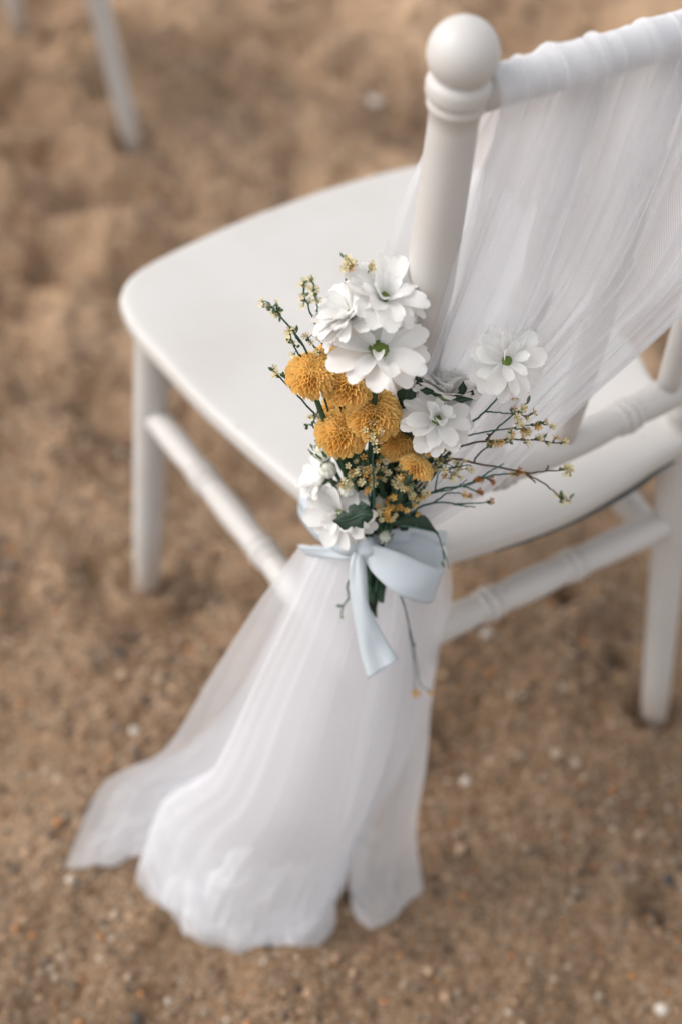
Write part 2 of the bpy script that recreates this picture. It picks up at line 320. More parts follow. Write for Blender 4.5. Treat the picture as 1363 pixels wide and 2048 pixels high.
# gravel: thousands of small pebbles nobody could count
ICO_V = []; ph = (1+5**.5)/2
for a in (-1, 1):
    for b in (-ph, ph): ICO_V += [(a, b, 0), (0, a, b), (b, 0, a)]
ICO_V = np.array(ICO_V)/math.hypot(1, ph)
from mathutils.geometry import intersect_point_line
ICO_F = []
for i in range(12):
    for j in range(i+1, 12):
        for k in range(j+1, 12):
            if all(abs(np.linalg.norm(ICO_V[p]-ICO_V[q])-1.0515) < .02 for p, q in ((i, j), (j, k), (i, k))):
                n = np.cross(ICO_V[j]-ICO_V[i], ICO_V[k]-ICO_V[i]); ICO_F.append((i, j, k) if n@ICO_V[i] > 0 else (i, k, j))
ICO_F = np.array(ICO_F)
def gravel(n):
    xs = RNG.uniform(-.55, 1.65, n); ys = RNG.uniform(-.45, 1.95, n)
    keep = vnoise(xs, ys, .16, 21)+.6*vnoise(xs, ys, .05, 22)+.16-.22*np.clip(ys+.3*xs-.2, 0, 1) > RNG.uniform(-.35, .35, n); xs, ys = xs[keep], ys[keep]; n = len(xs)
    sz = np.clip(np.exp(RNG.normal(math.log(.0021), .46, n)), .0009, .0060)
    zs = height(xs, ys)+sz*.25
    sc = sz[:, None]*RNG.uniform(.6, 1.25, (n, 3)); ang = RNG.uniform(0, 6.28, n)
    V = ICO_V[None]*sc[:, None, :]*RNG.uniform(.82, 1.12, (n, 12, 1)); c, s = np.cos(ang)[:, None], np.sin(ang)[:, None]
    V = np.stack([V[..., 0]*c-V[..., 1]*s, V[..., 0]*s+V[..., 1]*c, V[..., 2]], -1)+np.stack([xs, ys, zs], -1)[:, None, :]
    F = (ICO_F[None]+12*np.arange(n)[:, None, None]).reshape(-1, 3).astype(np.int32)
    pal = np.array([(.24, .14, .08), (.34, .22, .14), (.44, .20, .08), (.40, .31, .225), (.47, .39, .31), (.08, .058, .045), (.17, .13, .105), (.28, .22, .16), (.40, .28, .18)])
    col = pal[RNG.choice(len(pal), n, p=[.23, .21, .045, .08, .025, .07, .10, .13, .11])]*RNG.uniform(.85, 1.15, (n, 1))
    me = bpy.data.meshes.new('gravel'); me.vertices.add(n*12); me.vertices.foreach_set('co', V.astype(np.float32).ravel())
    me.loops.add(F.size); me.loops.foreach_set('vertex_index', F.ravel()); me.polygons.add(len(F)); me.polygons.foreach_set('loop_start', np.arange(0, F.size, 3, dtype=np.int32))
    me.polygons.foreach_set('use_smooth', np.ones(len(F), dtype=bool)); me.update(calc_edges=True)
    at = me.color_attributes.new('Col', 'FLOAT_COLOR', 'POINT'); c4 = np.ones((n*12, 4), np.float32); c4[:, :3] = np.repeat(col, 12, 0); at.data.foreach_set('color', c4.ravel())
    me.materials.append(stone_mat('gravel_stone', 'Col')); o = bpy.data.objects.new('gravel', me); COL.objects.link(o); o['kind'] = 'stuff'
gravel(120000)
M_PALE = stone_mat('pale_stone', None, (.50, .44, .38), (.66, .61, .55)); M_DARK = stone_mat('dark_stone', None, (.05, .045, .045), (.11, .095, .085)); M_TAN = stone_mat('tan_stone', None, (.40, .27, .17), (.52, .38, .27))
STONES = [
    (745, 245, .0115, M_PALE, 'whitest blurred pebble on the sand beyond the chair, left of the ball-topped post'),
    (445, 322, .0110, M_TAN, 'pale tan pebble on the sand just behind the front edge of the white seat'),
    (970, 1268, .0062, M_PALE, 'small pale pebble on the sand right below the rear stretcher of the chair'),
    (1325, 2012, .0066, M_PALE, 'white pebble on the gravelly sand in the bottom right corner of the photo'),
    (270, 1462, .0052, M_PALE, 'little white pebble on the sand left of the hanging tulle tail'),
    (1335, 1762, .0070, M_DARK, 'dark grey pebble on the sand beside the hollow at the right edge'),
    (272, 2028, .0060, M_DARK, 'dark grey pebble on the sand at the bottom edge, below the tulle hem'),
    (930, 1560, .0052, M_PALE, 'small whitish pebble on the sand right of the tulle tail'),
    (918, 1702, .0056, M_TAN, 'tan pebble on the sand right of the tulle hem'),
    (240, 1306, .0055, M_DARK, 'dark pebble on the sand below the foot of the front leg'),
]
for px, py, r, m, lab in STONES:
    c = onz(px, py, 0); c[2] = height(np.array([c[0]]), np.array([c[1]]))[0]+r*.3
    # one subdivision of the icosahedron, knocked out of round
    vs = [v.copy() for v in ICO_V]; fs = []; mid = {}
    def md(a, b):
        k = (min(a, b), max(a, b))
        if k not in mid: v = vs[a]+vs[b]; vs.append(v/np.linalg.norm(v)); mid[k] = len(vs)-1
        return mid[k]
    for a, b, d in ICO_F:
        ab, bd, da = md(a, b), md(b, d), md(d, a); fs += [(a, ab, da), (ab, b, bd), (da, bd, d), (ab, bd, da)]
    vs = np.array(vs); k = RNG.normal(size=(4, 3)); vs = vs*(1+.10*np.sin(vs@k.T*1.6).sum(1, keepdims=True)/2)*np.array([1.2, .95, .72])*r
    o = link_mesh('pebble', make_mesh('pebble', vs, fs, m), None, Matrix.Translation(Vector(c)) @ Matrix.Rotation(random.uniform(0, 6), 4, 'Z'))
    o['label'] = lab; o['category'] = 'pebble'; o['group'] = 'single pebbles on the sand'

# ------------------------------------------------------------------ the white spindle-back chair
def turned(pts, prof, seg=28, n=None):
    """a turned rod along the polyline pts; prof = [(fraction, radius)]"""
    pts = np.asarray(pts, float); L = np.concatenate([[0], np.cumsum(np.linalg.norm(np.diff(pts, axis=0), axis=1))]); L /= L[-1]
    t = np.array([p[0] for p in prof]); r = np.array([p[1] for p in prof])
    path = np.stack([np.interp(t, L, pts[:, k]) for k in range(3)], 1)
    return tube(path, r, seg)
def bead(t, r, base, h):   # a round bead centred at fraction t, half length h
    return [(t-h*1.05, base), (t-h*.85, base+(r-base)*.55), (t-h*.45, base+(r-base)*.92), (t, r), (t+h*.45, base+(r-base)*.92), (t+h*.85, base+(r-base)*.55), (t+h*1.05, base)]
def rod_profile(b0, b1, groups, h=.012):
    """smooth swelling between bead groups (groups = centres of triple beads)"""
    ts = [0]+list(groups)+[1]; out = []
    for a, b in zip(ts[:-1], ts[1:]):
        lo = a+(0 if a == 0 else h*3.4); hi = b-(0 if b == 1 else h*3.4)
        for k in range(7):
            u = k/6; out.append((lo+(hi-lo)*u, b0+(b1-b0)*math.sin(math.pi*u)**.8))
        if b != 1:
            bb = b1*.89; out += bead(b-h*2.2, b1*1.02, bb, h*.85)+bead(b, b1*1.10, bb, h*1.15)+bead(b+h*2.2, b1*1.02, bb, h*.85)
    return out
OUT = [(-.049, .411), (-.056, .393), (-.0605, .356), (-.058, .306), (-.053, .237), (-.042, .164), (-.029, .094), (-.020, .058), (-.020, .022), (-.014, -.008), (.008, -.022), (.045, -.026), (.10, -.034), (.156, -.038)]
OUT_F = [(-.049, .411), (-.027, .432), (.016, .4455), (.077, .456), (.13, .4625), (.156, .4635)]
mir = lambda l: [(CH_W-x, y) for x, y in l]
OUT_R = [(.383, .424), (.390, .398), (.388, .356), (.379, .306), (.368, .237), (.355, .164), (.342, .094), (.330, .058)]+mir(OUT[8:-1])
OUT_RF = [(.182, .4655), (.235, .4665), (.300, .4625), (.352, .451)]
outline = OUT+OUT_R[::-1]+OUT_RF[::-1]+OUT_F[:0:-1]
def make_chair(label):
    t = thing('spindle_back_chair', label, 'chair', (CH_W/2, .2, 0), None, 'white spindle back chairs set out on the sand')
    o2 = catmull(outline, 132, True); c0 = np.array([CH_W/2, .21]); n = len(o2); V = []; F = []
    tang = np.roll(o2, -1, 0)-np.roll(o2, 1, 0); nor = np.stack([-tang[:, 1], tang[:, 0]], 1); nor /= np.linalg.norm(nor, axis=1)[:, None]
    if ((c0-o2)*nor).sum() < 0: nor = -nor
    rings = [(.012, .4345), (.004, .4345), (.001, .4360), (0, .4385), (0, .4490), (.0008, .4515), (.0025, .4535), (.006, .4547), (.012, .4552)]
    for ins, z in rings: V += [(p[0]+q[0]*ins, p[1]+q[1]*ins, z) for p, q in zip(o2, nor)]
    inner = o2+nor*.012
    for s, z in ((.9, .4552), (.72, .4545), (.5, .4536), (.25, .4530)):
        V += [(*(c0+(p-c0)*s), z) for p in inner]
    R = len(rings)+4
    for i in range(R-1):
        for j in range(n): k = (j+1) % n; F.append((i*n+j, i*n+k, (i+1)*n+k, (i+1)*n+j))
    V.append((*c0, .4528)); F += [((R-1)*n+j, (R-1)*n+(j+1) % n, len(V)-1) for j in range(n)]
    V.append((*c0, .436)); F += [((j+1) % n, j, len(V)-1) for j in range(n)]
    sw = np.sign(sum(o2[j][0]*o2[(j+1) % n][1]-o2[(j+1) % n][0]*o2[j][1] for j in range(n)))
    if sw < 0: F = [f[::-1] for f in F]
    part('seat', V, F, M_CHAIR, t)
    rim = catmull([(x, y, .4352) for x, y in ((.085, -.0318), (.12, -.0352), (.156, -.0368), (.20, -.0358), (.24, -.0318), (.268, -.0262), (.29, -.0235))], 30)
    part('painted_rim_shade', *tube(rim, .0004+.0019*np.sin(np.linspace(.1, 2.7, 30))**1.0, 6), M_RIM_SHADE, t)  # added dark strip: shade along the lower rear seat edge, not a real rim
    for s in (0, 1):
        path = [rear(s, z) for z in np.concatenate([np.linspace(-.03, .45, 13), np.linspace(.48, .900, 8)])]
        Lz = lambda z: (z+.03)/(.900+.03)
        pr = [(0, .0140), (Lz(0), .0148), (Lz(.2), .0166), (Lz(.40), .0172), (Lz(.46), .0174)]
        pr += bead(Lz(.478), .0195, .0165, .008)+[(Lz(.49), .0165), (Lz(.53), .0168), (Lz(.60), .0166)]
        pr += bead(Lz(.640), .0188, .0160, .006)+bead(Lz(.656), .0182, .0158, .005)+[(Lz(.67), .0160), (Lz(.75), .0163), (Lz(.82), .0160), (Lz(.866), .0155)]
        pr += [(Lz(.8765), .0157), (Lz(.878), .0172), (Lz(.880), .0181), (Lz(.8825), .0181), (Lz(.8840), .0172), (Lz(.8848), .0172), (Lz(.8862), .0189), (Lz(.8885), .0197), (Lz(.8935), .0198), (Lz(.8965), .0193), (Lz(.8985), .0175), (1, .0150)]
        po = part('rear_post', *turned(path, pr, 36), M_CHAIR, t)
        c = rear(s, .914); ax_ = rear(s, .9)-rear(s, .8); ax_ /= np.linalg.norm(ax_); m = align(ax_)
        V = []; F = []; nl, ns = 18, 32
        for i in range(nl+1):
            a = math.pi*i/nl
            for j in range(ns):
                b = 2*math.pi*j/ns; rr = .0216*(1-.010*max(0, math.sin(3*a)))
                V.append(Vector(c)+m @ Vector((rr*math.sin(a)*math.cos(b), rr*math.sin(a)*math.sin(b), rr*math.cos(a))))
        for i in range(nl):
            for j in range(ns): k = (j+1) % ns; F.append((i*ns+j, (i+1)*ns+j, (i+1)*ns+k, i*ns+k))
        part('finial', V, F, M_CHAIR, po)
        fl = [front(s, z) for z in np.linspace(-.03, .4360, 8)]
        part('leg', *turned(fl, [(0, .0150), (.06, .0158), (.4, .0178), (.75, .0186), (.93, .0186), (1, .0195)], 28), M_CHAIR, t)
    def rail(name, A, B, b0, b1, groups, bow=0, lift=0):
        A = np.asarray(A); B = np.asarray(B); u = np.linspace(0, 1, 15)[:, None]
        path = A+(B-A)*u+np.array([0, -bow, lift])*np.sin(math.pi*u)
        part(name, *turned(path, rod_profile(b0, b1, groups), 24), M_CHAIR, t)
    zt = .8835
    rail('top_rail', rear(0, zt), rear(1, zt), .0122, .0128, [], .012, .006)
    rail('lower_rail', rear(0, .4985+.012), rear(1, .4985+.012), .0128, .0146, [.30, .72], .010)
    rail('stretcher', rear(0, .3256), rear(1, .3256), .0138, .0156, [.36, .64])
    for s in (0, 1): rail('stretcher', front(s, .285), rear(s, .285), .0128, .0144, [.27, .55, .85])
    rail('stretcher', front(0, .33), front(1, .33), .0112, .0145, [.36, .64])
    for k, (xb, xt) in enumerate(((.080, .094), (.156, .164), (.272, .264))):
        A = rear(0, .515); A[0] = xb; B = rear(0, zt-.004); B[0] = xt; bw = .011*math.sin(math.pi*xb/CH_W)
        A[1] -= bw*.9; B[1] -= bw*1.05
        pr = [(0, .0090), (.06, .0098), (.17, .0112), (.28, .0116), (.38, .0112), (.44, .0100)]
        pr += bead(.475, .0135, .0098, .014)+bead(.515, .0148, .0100, .018)+[(.56, .0102), (.63, .0122), (.70, .0108)]+bead(.735, .0136, .0100, .013)+bead(.78, .0146, .0100, .018)+[(.82, .0105), (.9, .0120), (1, .0112)]
        part('spindle', *turned([A, B], pr, 20), M_CHAIR, t)
    return t
chair = make_chair('white resin spindle back chair draped with tulle and tied with a bouquet')
def copy_tree(o, parent=None):
    c = o.copy(); COL.objects.link(c)
    if parent is not None: c.parent = parent
    for ch in list(o.children): copy_tree(ch, c)
    return c
bpy.context.view_layer.update()
other = copy_tree(chair); other.matrix_world = Matrix.Translation(Vector(OTHER)) @ chair.matrix_world
other['label'] = 'blurred bare white chair beyond, only its slender legs showing at top left'

# ------------------------------------------------------------------ tulle draped over the chair back
drape = thing('tulle_drape', 'sheer white tulle draped over the chair back and gathered under the bouquet', 'tulle', tuple(rear(0, .44)))
ZT = .8835
def rail_c(x):
    u = np.clip(x/CH_W, 0, 1); A = rear(0, ZT)
    return np.stack([x, np.full_like(x, A[1])-.012*np.sin(math.pi*u), np.full_like(x, ZT)+.006*np.sin(math.pi*u)], -1)
TIE = P(748, 1075, 1.135)
def folds(u, seed, n, wmin, wmax):
    """irregular pleats: (sideways shift that doubles the cloth back on itself, ridge height)"""
    r = np.random.default_rng(seed); sh = np.zeros_like(u); rg = np.zeros_like(u)
    for k in range(n):
        c = (k+r.uniform(.1, .9))/n; w_ = r.uniform(wmin, wmax); q = (u-c)/w_; e = np.exp(-q*q)
        sh -= r.uniform(.3, 1.25)*w_*q*e*1.5; rg += r.choice([-1, 1], p=[.4, .6])*r.uniform(.3, 1)*e
    return sh, rg
def ony(px, py, y):
    d = ray(px, py); return CAM_POS+d*(y-CAM_POS[1])/d[1]
def edge_curve(A, pts, B, n):
    q = catmull(np.vstack([A, pts, B]), 200); return interp_poly(q, np.linspace(0, 1, n))
def interp_poly(pts, s):
    p = np.asarray(pts, float); d = np.concatenate([[0], np.cumsum(np.linalg.norm(np.diff(p, axis=0), axis=1))]); d /= d[-1]
    return np.stack([np.interp(s, d, p[:, k]) for k in range(3)], -1)
def upper(sg, seed, nu=640, nv=90, nf=24, spread=0.0):
    u = np.linspace(0, 1, nu); v = np.linspace(0, 1, nv)
    sh1, rg1 = folds(u, seed, nf, .006, .028); sh2, rg2 = folds(u, seed+1, 6, .05, .10)
    soft = vnoise(u*7+spread, u*0, 1, seed+2)*1.4+vnoise(u*19, u*0, 1, seed+4)*.6
    x0 = .016 if sg < 0 else .006
    xr = x0+(CH_W-.004-x0)*np.clip(u+sh1*.55+sh2*.35, 0, 1); top = rail_c(xr)
    rr = .0140+.0040*np.abs(rg1)*.7+.003*np.clip(soft+.3, 0, 1)
    wrap = math.radians(105)
    q0 = top+np.stack([np.zeros(nu), sg*rr*math.sin(wrap), rr*math.cos(wrap)], -1)
    if sg < 0:
        e = TIE+np.outer(.046*(u-.38), RIGHT)+np.outer(.012*np.sin(math.pi*u)-.020*u, -FWD)+np.outer(.010-.014*u, UP)
        pts = [ony(1500, 470, -.060), ony(1363, 640, -.056), ony(1200, 788, -.056), ony(1060, 915, -.056), ony(960, 1000, -.056)]
    else:
        e = P(690, 1050, 1.185)+np.outer(.060*u, RIGHT)
        pts = [ony(1420, 520, .018), ony(1240, 700, .022), ony(1040, 880, .022), ony(900, 990, .015)]
    ns = 70; sgrid = np.linspace(0, 1, ns)
    line = q0[-1]*(1-sgrid[:, None])+e[-1]*sgrid[:, None]; ec = edge_curve(q0[-1], pts, e[-1], ns)
    V = np.zeros((nv, nu, 3))
    for i, vv in enumerate(v):
        if vv < .09:
            a = vv/.09*wrap; V[i] = top+np.stack([np.zeros(nu), sg*rr*math.sin(a), rr*math.cos(a)], -1)
        else:
            s = (vv-.09)/.91; bul = math.sin(math.pi*s)
            dlt = np.array([np.interp(s, sgrid, ec[:, k]-line[:, k]) for k in range(3)])
            q = q0*(1-s)+e*s+np.outer(u**1.35, dlt)
            q[:, 1] += sg*.014*bul*(1-u*.7)
            if sg > 0: q[:, 0] += -.014*bul*(1-u)**2
            rid = (.0045*rg1*(1-.5*s)+.0115*rg2*bul+.009*soft*bul)*min(1, s*6)
            q[:, 1] += sg*rid
            # folds wander a little along their length
            q += np.outer(.004*bul*(vnoise(u*9, u*0+s*2.2, 1, seed+9)), RIGHT)
            V[i] = q
    V[:, :, 1] += sg*.0016*vnoise(np.tile(u*34, (nv, 1)), np.tile(v[:, None]*5, (1, nu)), 1, seed+7)*np.minimum(1, v[:, None]*6)
    return V.reshape(-1, 3), grid_faces(nv, nu), np.stack([np.tile(u*.8, (nv, 1)), np.tile(v[:, None]*.62, (1, nu))], -1).reshape(-1, 2)
v_, f_, uv_ = upper(-1, 3); part('back_sheet', v_, f_, M_TULLE, drape, True, uv_)
v_, f_, uv_ = upper(-1, 23, 420, 80, 9, 3.3); part('back_sheet', v_+np.array([0, .012, 0])*np.repeat(np.clip((np.linspace(0, 1, 80)-.10)*4, 0, 1), 420)[:, None], f_, M_TULLE, drape, True, uv_)
v_, f_, uv_ = upper(1, 8, 420, 70, 12); part('front_sheet', v_, f_, M_TULLE, drape, True, uv_)

def tail_sheet(left, right, hem, top, seed, bulge, nu=420, nv=110, pl_amp=.008, fold_amp=.007):
    L = catmull([onz(a, b, c) for a, b, c in left], 80); Rr = catmull([onz(a, b, c) for a, b, c in right], 80)
    H = catmull([onz(a, b, c) for a, b, c in hem], 160); T = catmull([P(a, b, c) for a, b, c in top], 40)
    u = np.linspace(0, 1, nu); v = np.linspace(0, 1, nv)
    sh1, rg1 = folds(u, seed, 19, .005, .030); sh2, rg2 = folds(u, seed+1, 4, .08, .15); soft = vnoise(u*5+seed, u*0, 1, seed+2)*2
    wob = .11*rg1+.34*rg2+.70*soft; fold = sh1*8+sh2*7
    edge = np.clip(np.minimum(u, 1-u)*14, 0, 1)
    Lv = interp_poly(L, v); Rv = interp_poly(Rr, v); Hu = interp_poly(H, u); Tu = interp_poly(T, u); V = np.zeros((nv, nu, 3))
    out = -FWD*np.array([1, 1, 0]); out /= np.linalg.norm(out)
    side = RIGHT*np.array([1, 1, 0]); side /= np.linalg.norm(side)
    for i, vv in enumerate(v):
        uu = u[:, None]; vb = vv**1.25
        C = (1-uu)*Lv[i]+uu*Rv[i]+(1-vb)*Tu+vb*Hu-((1-uu)*(1-vb)*L[0]+uu*(1-vb)*Rr[0]+(1-uu)*vb*L[-1]+uu*vb*Rr[-1])
        b = bulge*math.sin(math.pi*min(vv*1.0, 1))*np.sin(math.pi*u)
        C = C+(b+pl_amp*wob*edge*(.35+1.6*vv*(1-.35*vv)))[:, None]*out+(fold_amp*fold*edge*(.5+1.3*vv))[:, None]*side
        if vv > .72:
            q = (vv-.72)/.28; C[:, 2] += (.016*q*(vnoise(u*9, u*0+vv*2, 1, seed+3)+.25)+.015*math.sin(math.pi*min(1, q*1.1))*vnoise(u*16, u*0+vv*22, 1, seed+5)+.012*q*vnoise(u*34, u*0+vv*34, 1, seed+6))*edge
        if vv > .86: C += np.outer(((vv-.86)/.14)**2*(.013*vnoise(u*15, u*0, 1, seed+12)+.004*vnoise(u*70, u*0, 1, seed+13))*edge, out)
        V[i] = C
    gz = height(V[..., 0].ravel(), V[..., 1].ravel()).reshape(V.shape[:2])+.003
    V[..., 2] = np.maximum(V[..., 2], gz)
    wd = np.tile(u*.75, (nv, 1)); ln = np.tile(v[:, None]*.5, (1, nu))
    return V.reshape(-1, 3), grid_faces(nv, nu), np.stack([wd, ln], -1).reshape(-1, 2)
LEFT1 = [(602, 1088, .435), (520, 1200, .375), (430, 1340, .290), (335, 1490, .185), (250, 1535, .125), (195, 1585, .085), (130, 1735, .014)]
RIGHT1 = [(888, 1075, .435), (903, 1180, .365), (882, 1270, .305), (862, 1400, .220), (852, 1520, .140), (832, 1650, .065), (845, 1782, .012)]
HEM1 = [(130, 1735, .014), (165, 1742, .012), (205, 1736, .012), (255, 1726, .016), (300, 1720, .02), (282, 1752, .02), (280, 1778, .014), (330, 1832, .012), (400, 1882, .012), (500, 1903, .012), (610, 1898, .012), (640, 1878, .012), (668, 1830, .016), (702, 1738, .03), (700, 1790, .02), (698, 1836, .012), (738, 1858, .012), (790, 1828, .012), (845, 1782, .012)]
TOP1 = [(602, 1088, 1.150), (660, 1096, 1.125), (740, 1098, 1.112), (820, 1090, 1.130), (888, 1075, 1.155)]
v_, f_, uv_ = tail_sheet(LEFT1, RIGHT1, HEM1, TOP1, 4, .035); part('tail_sheet', v_, f_, M_TULLE_TAIL, drape, True, uv_)
LEFT2 = [(640, 1092, .432), (590, 1230, .350), (520, 1380, .255), (400, 1475, .175), (250, 1560, .105), (205, 1640, .055), (150, 1728, .012)]
RIGHT2 = [(870, 1080, .432), (885, 1190, .352), (868, 1290, .285), (845, 1420, .205), (800, 1540, .125), (735, 1650, .065), (705, 1740, .012)]
HEM2 = [(150, 1728, .012), (220, 1726, .012), (300, 1712, .014), (330, 1800, .012), (400, 1850, .012), (520, 1880, .012), (620, 1870, .012), (670, 1800, .012), (705, 1740, .012)]
TOP2 = [(640, 1092, 1.155), (700, 1096, 1.140), (760, 1096, 1.135), (820, 1090, 1.145), (870, 1080, 1.160)]
v_, f_, uv_ = tail_sheet(LEFT2, RIGHT2, HEM2, TOP2, 14, .012, 320, 80); part('tail_sheet', v_, f_, M_TULLE_TAIL, drape, True, uv_)
LEFT3 = [(625, 1090, .434), (555, 1240, .352), (475, 1385, .265), (375, 1490, .182), (285, 1562, .112), (235, 1650, .052), (210, 1722, .014)]
HEM3 = [(210, 1722, .014), (262, 1716, .016), (302, 1716, .02), (296, 1780, .014), (345, 1822, .012), (400, 1862, .012), (520, 1888, .012), (612, 1882, .012), (650, 1830, .012), (702, 1745, .012)]
v_, f_, uv_ = tail_sheet(LEFT3, RIGHT2, HEM3, [(625, 1090, 1.152), (700, 1096, 1.132), (760, 1096, 1.126), (820, 1090, 1.140), (870, 1080, 1.158)], 33, .024, 320, 80); part('tail_sheet', v_, f_, M_TULLE_TAIL, drape, True, uv_)

# ------------------------------------------------------------------ the bouquet: every flower a thing of its own
BX, BY, BD = 748, 1085, 1.105
def dep(py): return BD-(BY-py)*.00037
TIEPT = P(BX, BY, BD)
def petal_mesh(name, L, W, mat, rise, droop, cup, groove, nx=9, ny=6, wide=.64, base=.42):
    """a strap petal, widest at 'wide' and blunt round at the tip"""
    V = []
    for i in range(nx):
        t = 1-(1-i/(nx-1))**1.6
        tw = base+(1-base)*math.sin(math.pi/2*t/wide) if t < wide else max(.30, (1-((t-wide)/(1.02-wide))**2.5))**.5
        for j in range(ny):
            s = j/(ny-1)*2-1; y = s*W/2*tw; x = L*t-.07*L*s*s*(t > .9)
            z = rise*L*t-droop*L*t*t+cup*W*tw*s*s+groove*W*math.cos(2*math.pi*s)*(1-.5*t)*tw
            V.append((x, y, z))
    return make_mesh(name, V, grid_faces(nx, ny), mat)
WP = [petal_mesh('petal', 1, .50, M_WHITE_PETAL, .22, .20, .12, .022), petal_mesh('petal', 1, .54, M_WHITE_PETAL, .30, .38, .08, .026),
      petal_mesh('petal', 1, .46, M_WHITE_PETAL, .14, -.04, .18, .022), petal_mesh('petal', 1, .52, M_WHITE_PETAL, .35, .52, .10, .025)]
WPS = [petal_mesh('petal', 1, .60, M_WHITE_PETAL, .55, .35, .26, .02), petal_mesh('petal', 1, .54, M_WHITE_PETAL, .7, .75, .30, .02)]
def dome_mesh(name, mat, h=.55, bump=.07, nl=7, ns=20, seed=1):
    r = np.random.default_rng(seed); V = [(0, 0, h)]; F = []
    for i in range(1, nl+1):
        a = math.pi/2*i/nl
        for j in range(ns):
            b = 2*math.pi*(j+.5*(i % 2))/ns; k = 1+r.normal(0, bump)*(i < nl); V.append((math.sin(a)*math.cos(b)*k, math.sin(a)*math.sin(b)*k, h*math.cos(a)*k))
    F += [(0, 1+j, 1+(j+1) % ns) for j in range(ns)]
    for i in range(nl-1):
        for j in range(ns): k = (j+1) % ns; F.append((1+i*ns+j, 1+(i+1)*ns+j, 1+(i+1)*ns+k, 1+i*ns+k))
    return make_mesh(name, V, F, mat)
DISC = dome_mesh('disc', M_DISC)
def calyx_mesh():
    V = []; F = []; n = 20
    for r, z in ((.10, -.42), (.28, -.36), (.52, -.20), (.62, -.04), (.60, .0)): V += [(r*math.cos(2*math.pi*j/n)*(1+.06*(j % 2)), r*math.sin(2*math.pi*j/n)*(1+.06*(j % 2)), z) for j in range(n)]
    for i in range(4):
        for j in range(n): k = (j+1) % n; F.append((i*n+j, i*n+k, (i+1)*n+k, (i+1)*n+j))
    return make_mesh('calyx', V, F, M_SEPAL)
CALYX = calyx_mesh()
def stem_path(c, n, rad, jit=1.0, past=.0):
    a = c-n*rad*.18; b = c-n*.014; e = TIEPT+RIGHT*random.uniform(-.011, .011)*jit-FWD*random.uniform(-.004, .012)*-1*0-FWD*random.uniform(-.010, .008)
    m = b*.45+e*.55; pts = [a, b*.9+m*.1, m, e]
    if past: pts.append(e+(e-m)/np.linalg.norm(e-m)*past)
    return catmull(pts, 16)
def mat_petal(az, base_r, z, el, twist, L, wf=1.0):
    return Matrix.Rotation(az, 4, 'Z') @ Matrix.Translation((base_r, 0, z)) @ Matrix.Rotation(-el, 4, 'Y') @ Matrix.Rotation(twist, 4, 'X') @ Matrix.Diagonal((L, L*wf, L, 1))
def daisy(px, py, rpx, nrm, label, ddep=0.0, rings=None, seed=0, disc=.20, cat='flower', plus=1):
    rr = random.Random(seed); d = dep(py)+ddep; c = P(px, py, d); R = rpx*1.04*d/FPX; n = cdir(*nrm)
    t = thing('white_daisy', label, cat, tuple(c), align(n, rr.uniform(0, 6)), 'white daisies in the bouquet')
    rings = [(k+plus, a, b) for k, a, b in rings] if rings else [(12, 1.0, 6), (11, .93, 20), (4, .52, 48)]
    for ri, (k, lf, el) in enumerate(rings):
        off = rr.uniform(0, 6)
        for q in range(k):
            az = off+2*math.pi*(q+rr.uniform(-.22, .22))/k; L = R*lf*rr.uniform(.86, 1.06)
            me = rr.choice(WPS if lf < .6 else WP)
            link_mesh('petal', me, t, mat_petal(az, R*disc*(.55 if lf < .6 else .7), R*(.02+.035*ri), math.radians(el+rr.uniform(-9, 9)), rr.uniform(-.3, .3), L*(1-disc*.5), rr.uniform(.92, 1.15)))
    link_mesh('disc', DISC, t, Matrix.Translation((0, 0, R*.05)) @ Matrix.Diagonal((R*disc, R*disc, R*disc, 1)))
    link_mesh('calyx', CALYX, t, Matrix.Translation((0, 0, R*.03)) @ Matrix.Diagonal((R*.36, R*.36, R*.40, 1)))
    p = stem_path(c, n, R); part('stem', *tube(p, np.linspace(.0019, .0024, len(p)), 8), M_STEM, t)
    return t, c, n, R
daisy(757, 703, 104, (.04, .50, .86), 'largest white daisy with a green disc, facing up in the middle of the bouquet', -.012, [(10, 1.0, 3), (9, .94, 20), (3, .46, 38)], 3, .20, plus=0)
daisy(765, 598, 88, (.30, .50, .80), 'topmost white daisy, against the chair post', .012, [(11, 1.0, 8), (11, .95, 24), (6, .6, 44)], 5, .16)
daisy(702, 632, 84, (-.62, .50, .62), 'white daisy tilted left, above the yellow flowers at upper left of the bouquet', .008, [(13, 1.0, 6), (13, .95, 22), (8, .75, 42)], 8, .16)
daisy(872, 842, 78, (.18, .42, .88), 'white daisy to the right of the yellow flowers, short petals curled over its disc', -.014, [(11, 1.0, 4), (9, .9, 22), (5, .55, 50)], 12, .17)
daisy(1010, 722, 82, (.36, -.10, .92), 'white daisy standing apart at far right against the tulle', .002, [(11, 1.0, 2), (10, .9, 16), (4, .6, 45)], 17, .15)
daisy(890, 792, 72, (.10, .90, .40), 'half open white daisy seen from the side, between two open daisies', .002, [(12, .95, 26), (12, .85, 50), (8, .6, 68)], 21, .15)
daisy(682, 1026, 77, (-.36, -.42, .80), 'low white daisy hanging just above the blue ribbon', -.012, [(11, 1.0, 4), (10, .92, 18), (5, .55, 45)], 26, .15)
daisy(650, 957, 62, (-.80, .35, .36), 'small pale daisy half hidden behind the white buds on the left', .012, [(9, 1.0, 14), (8, .9, 34)], 30, .16)

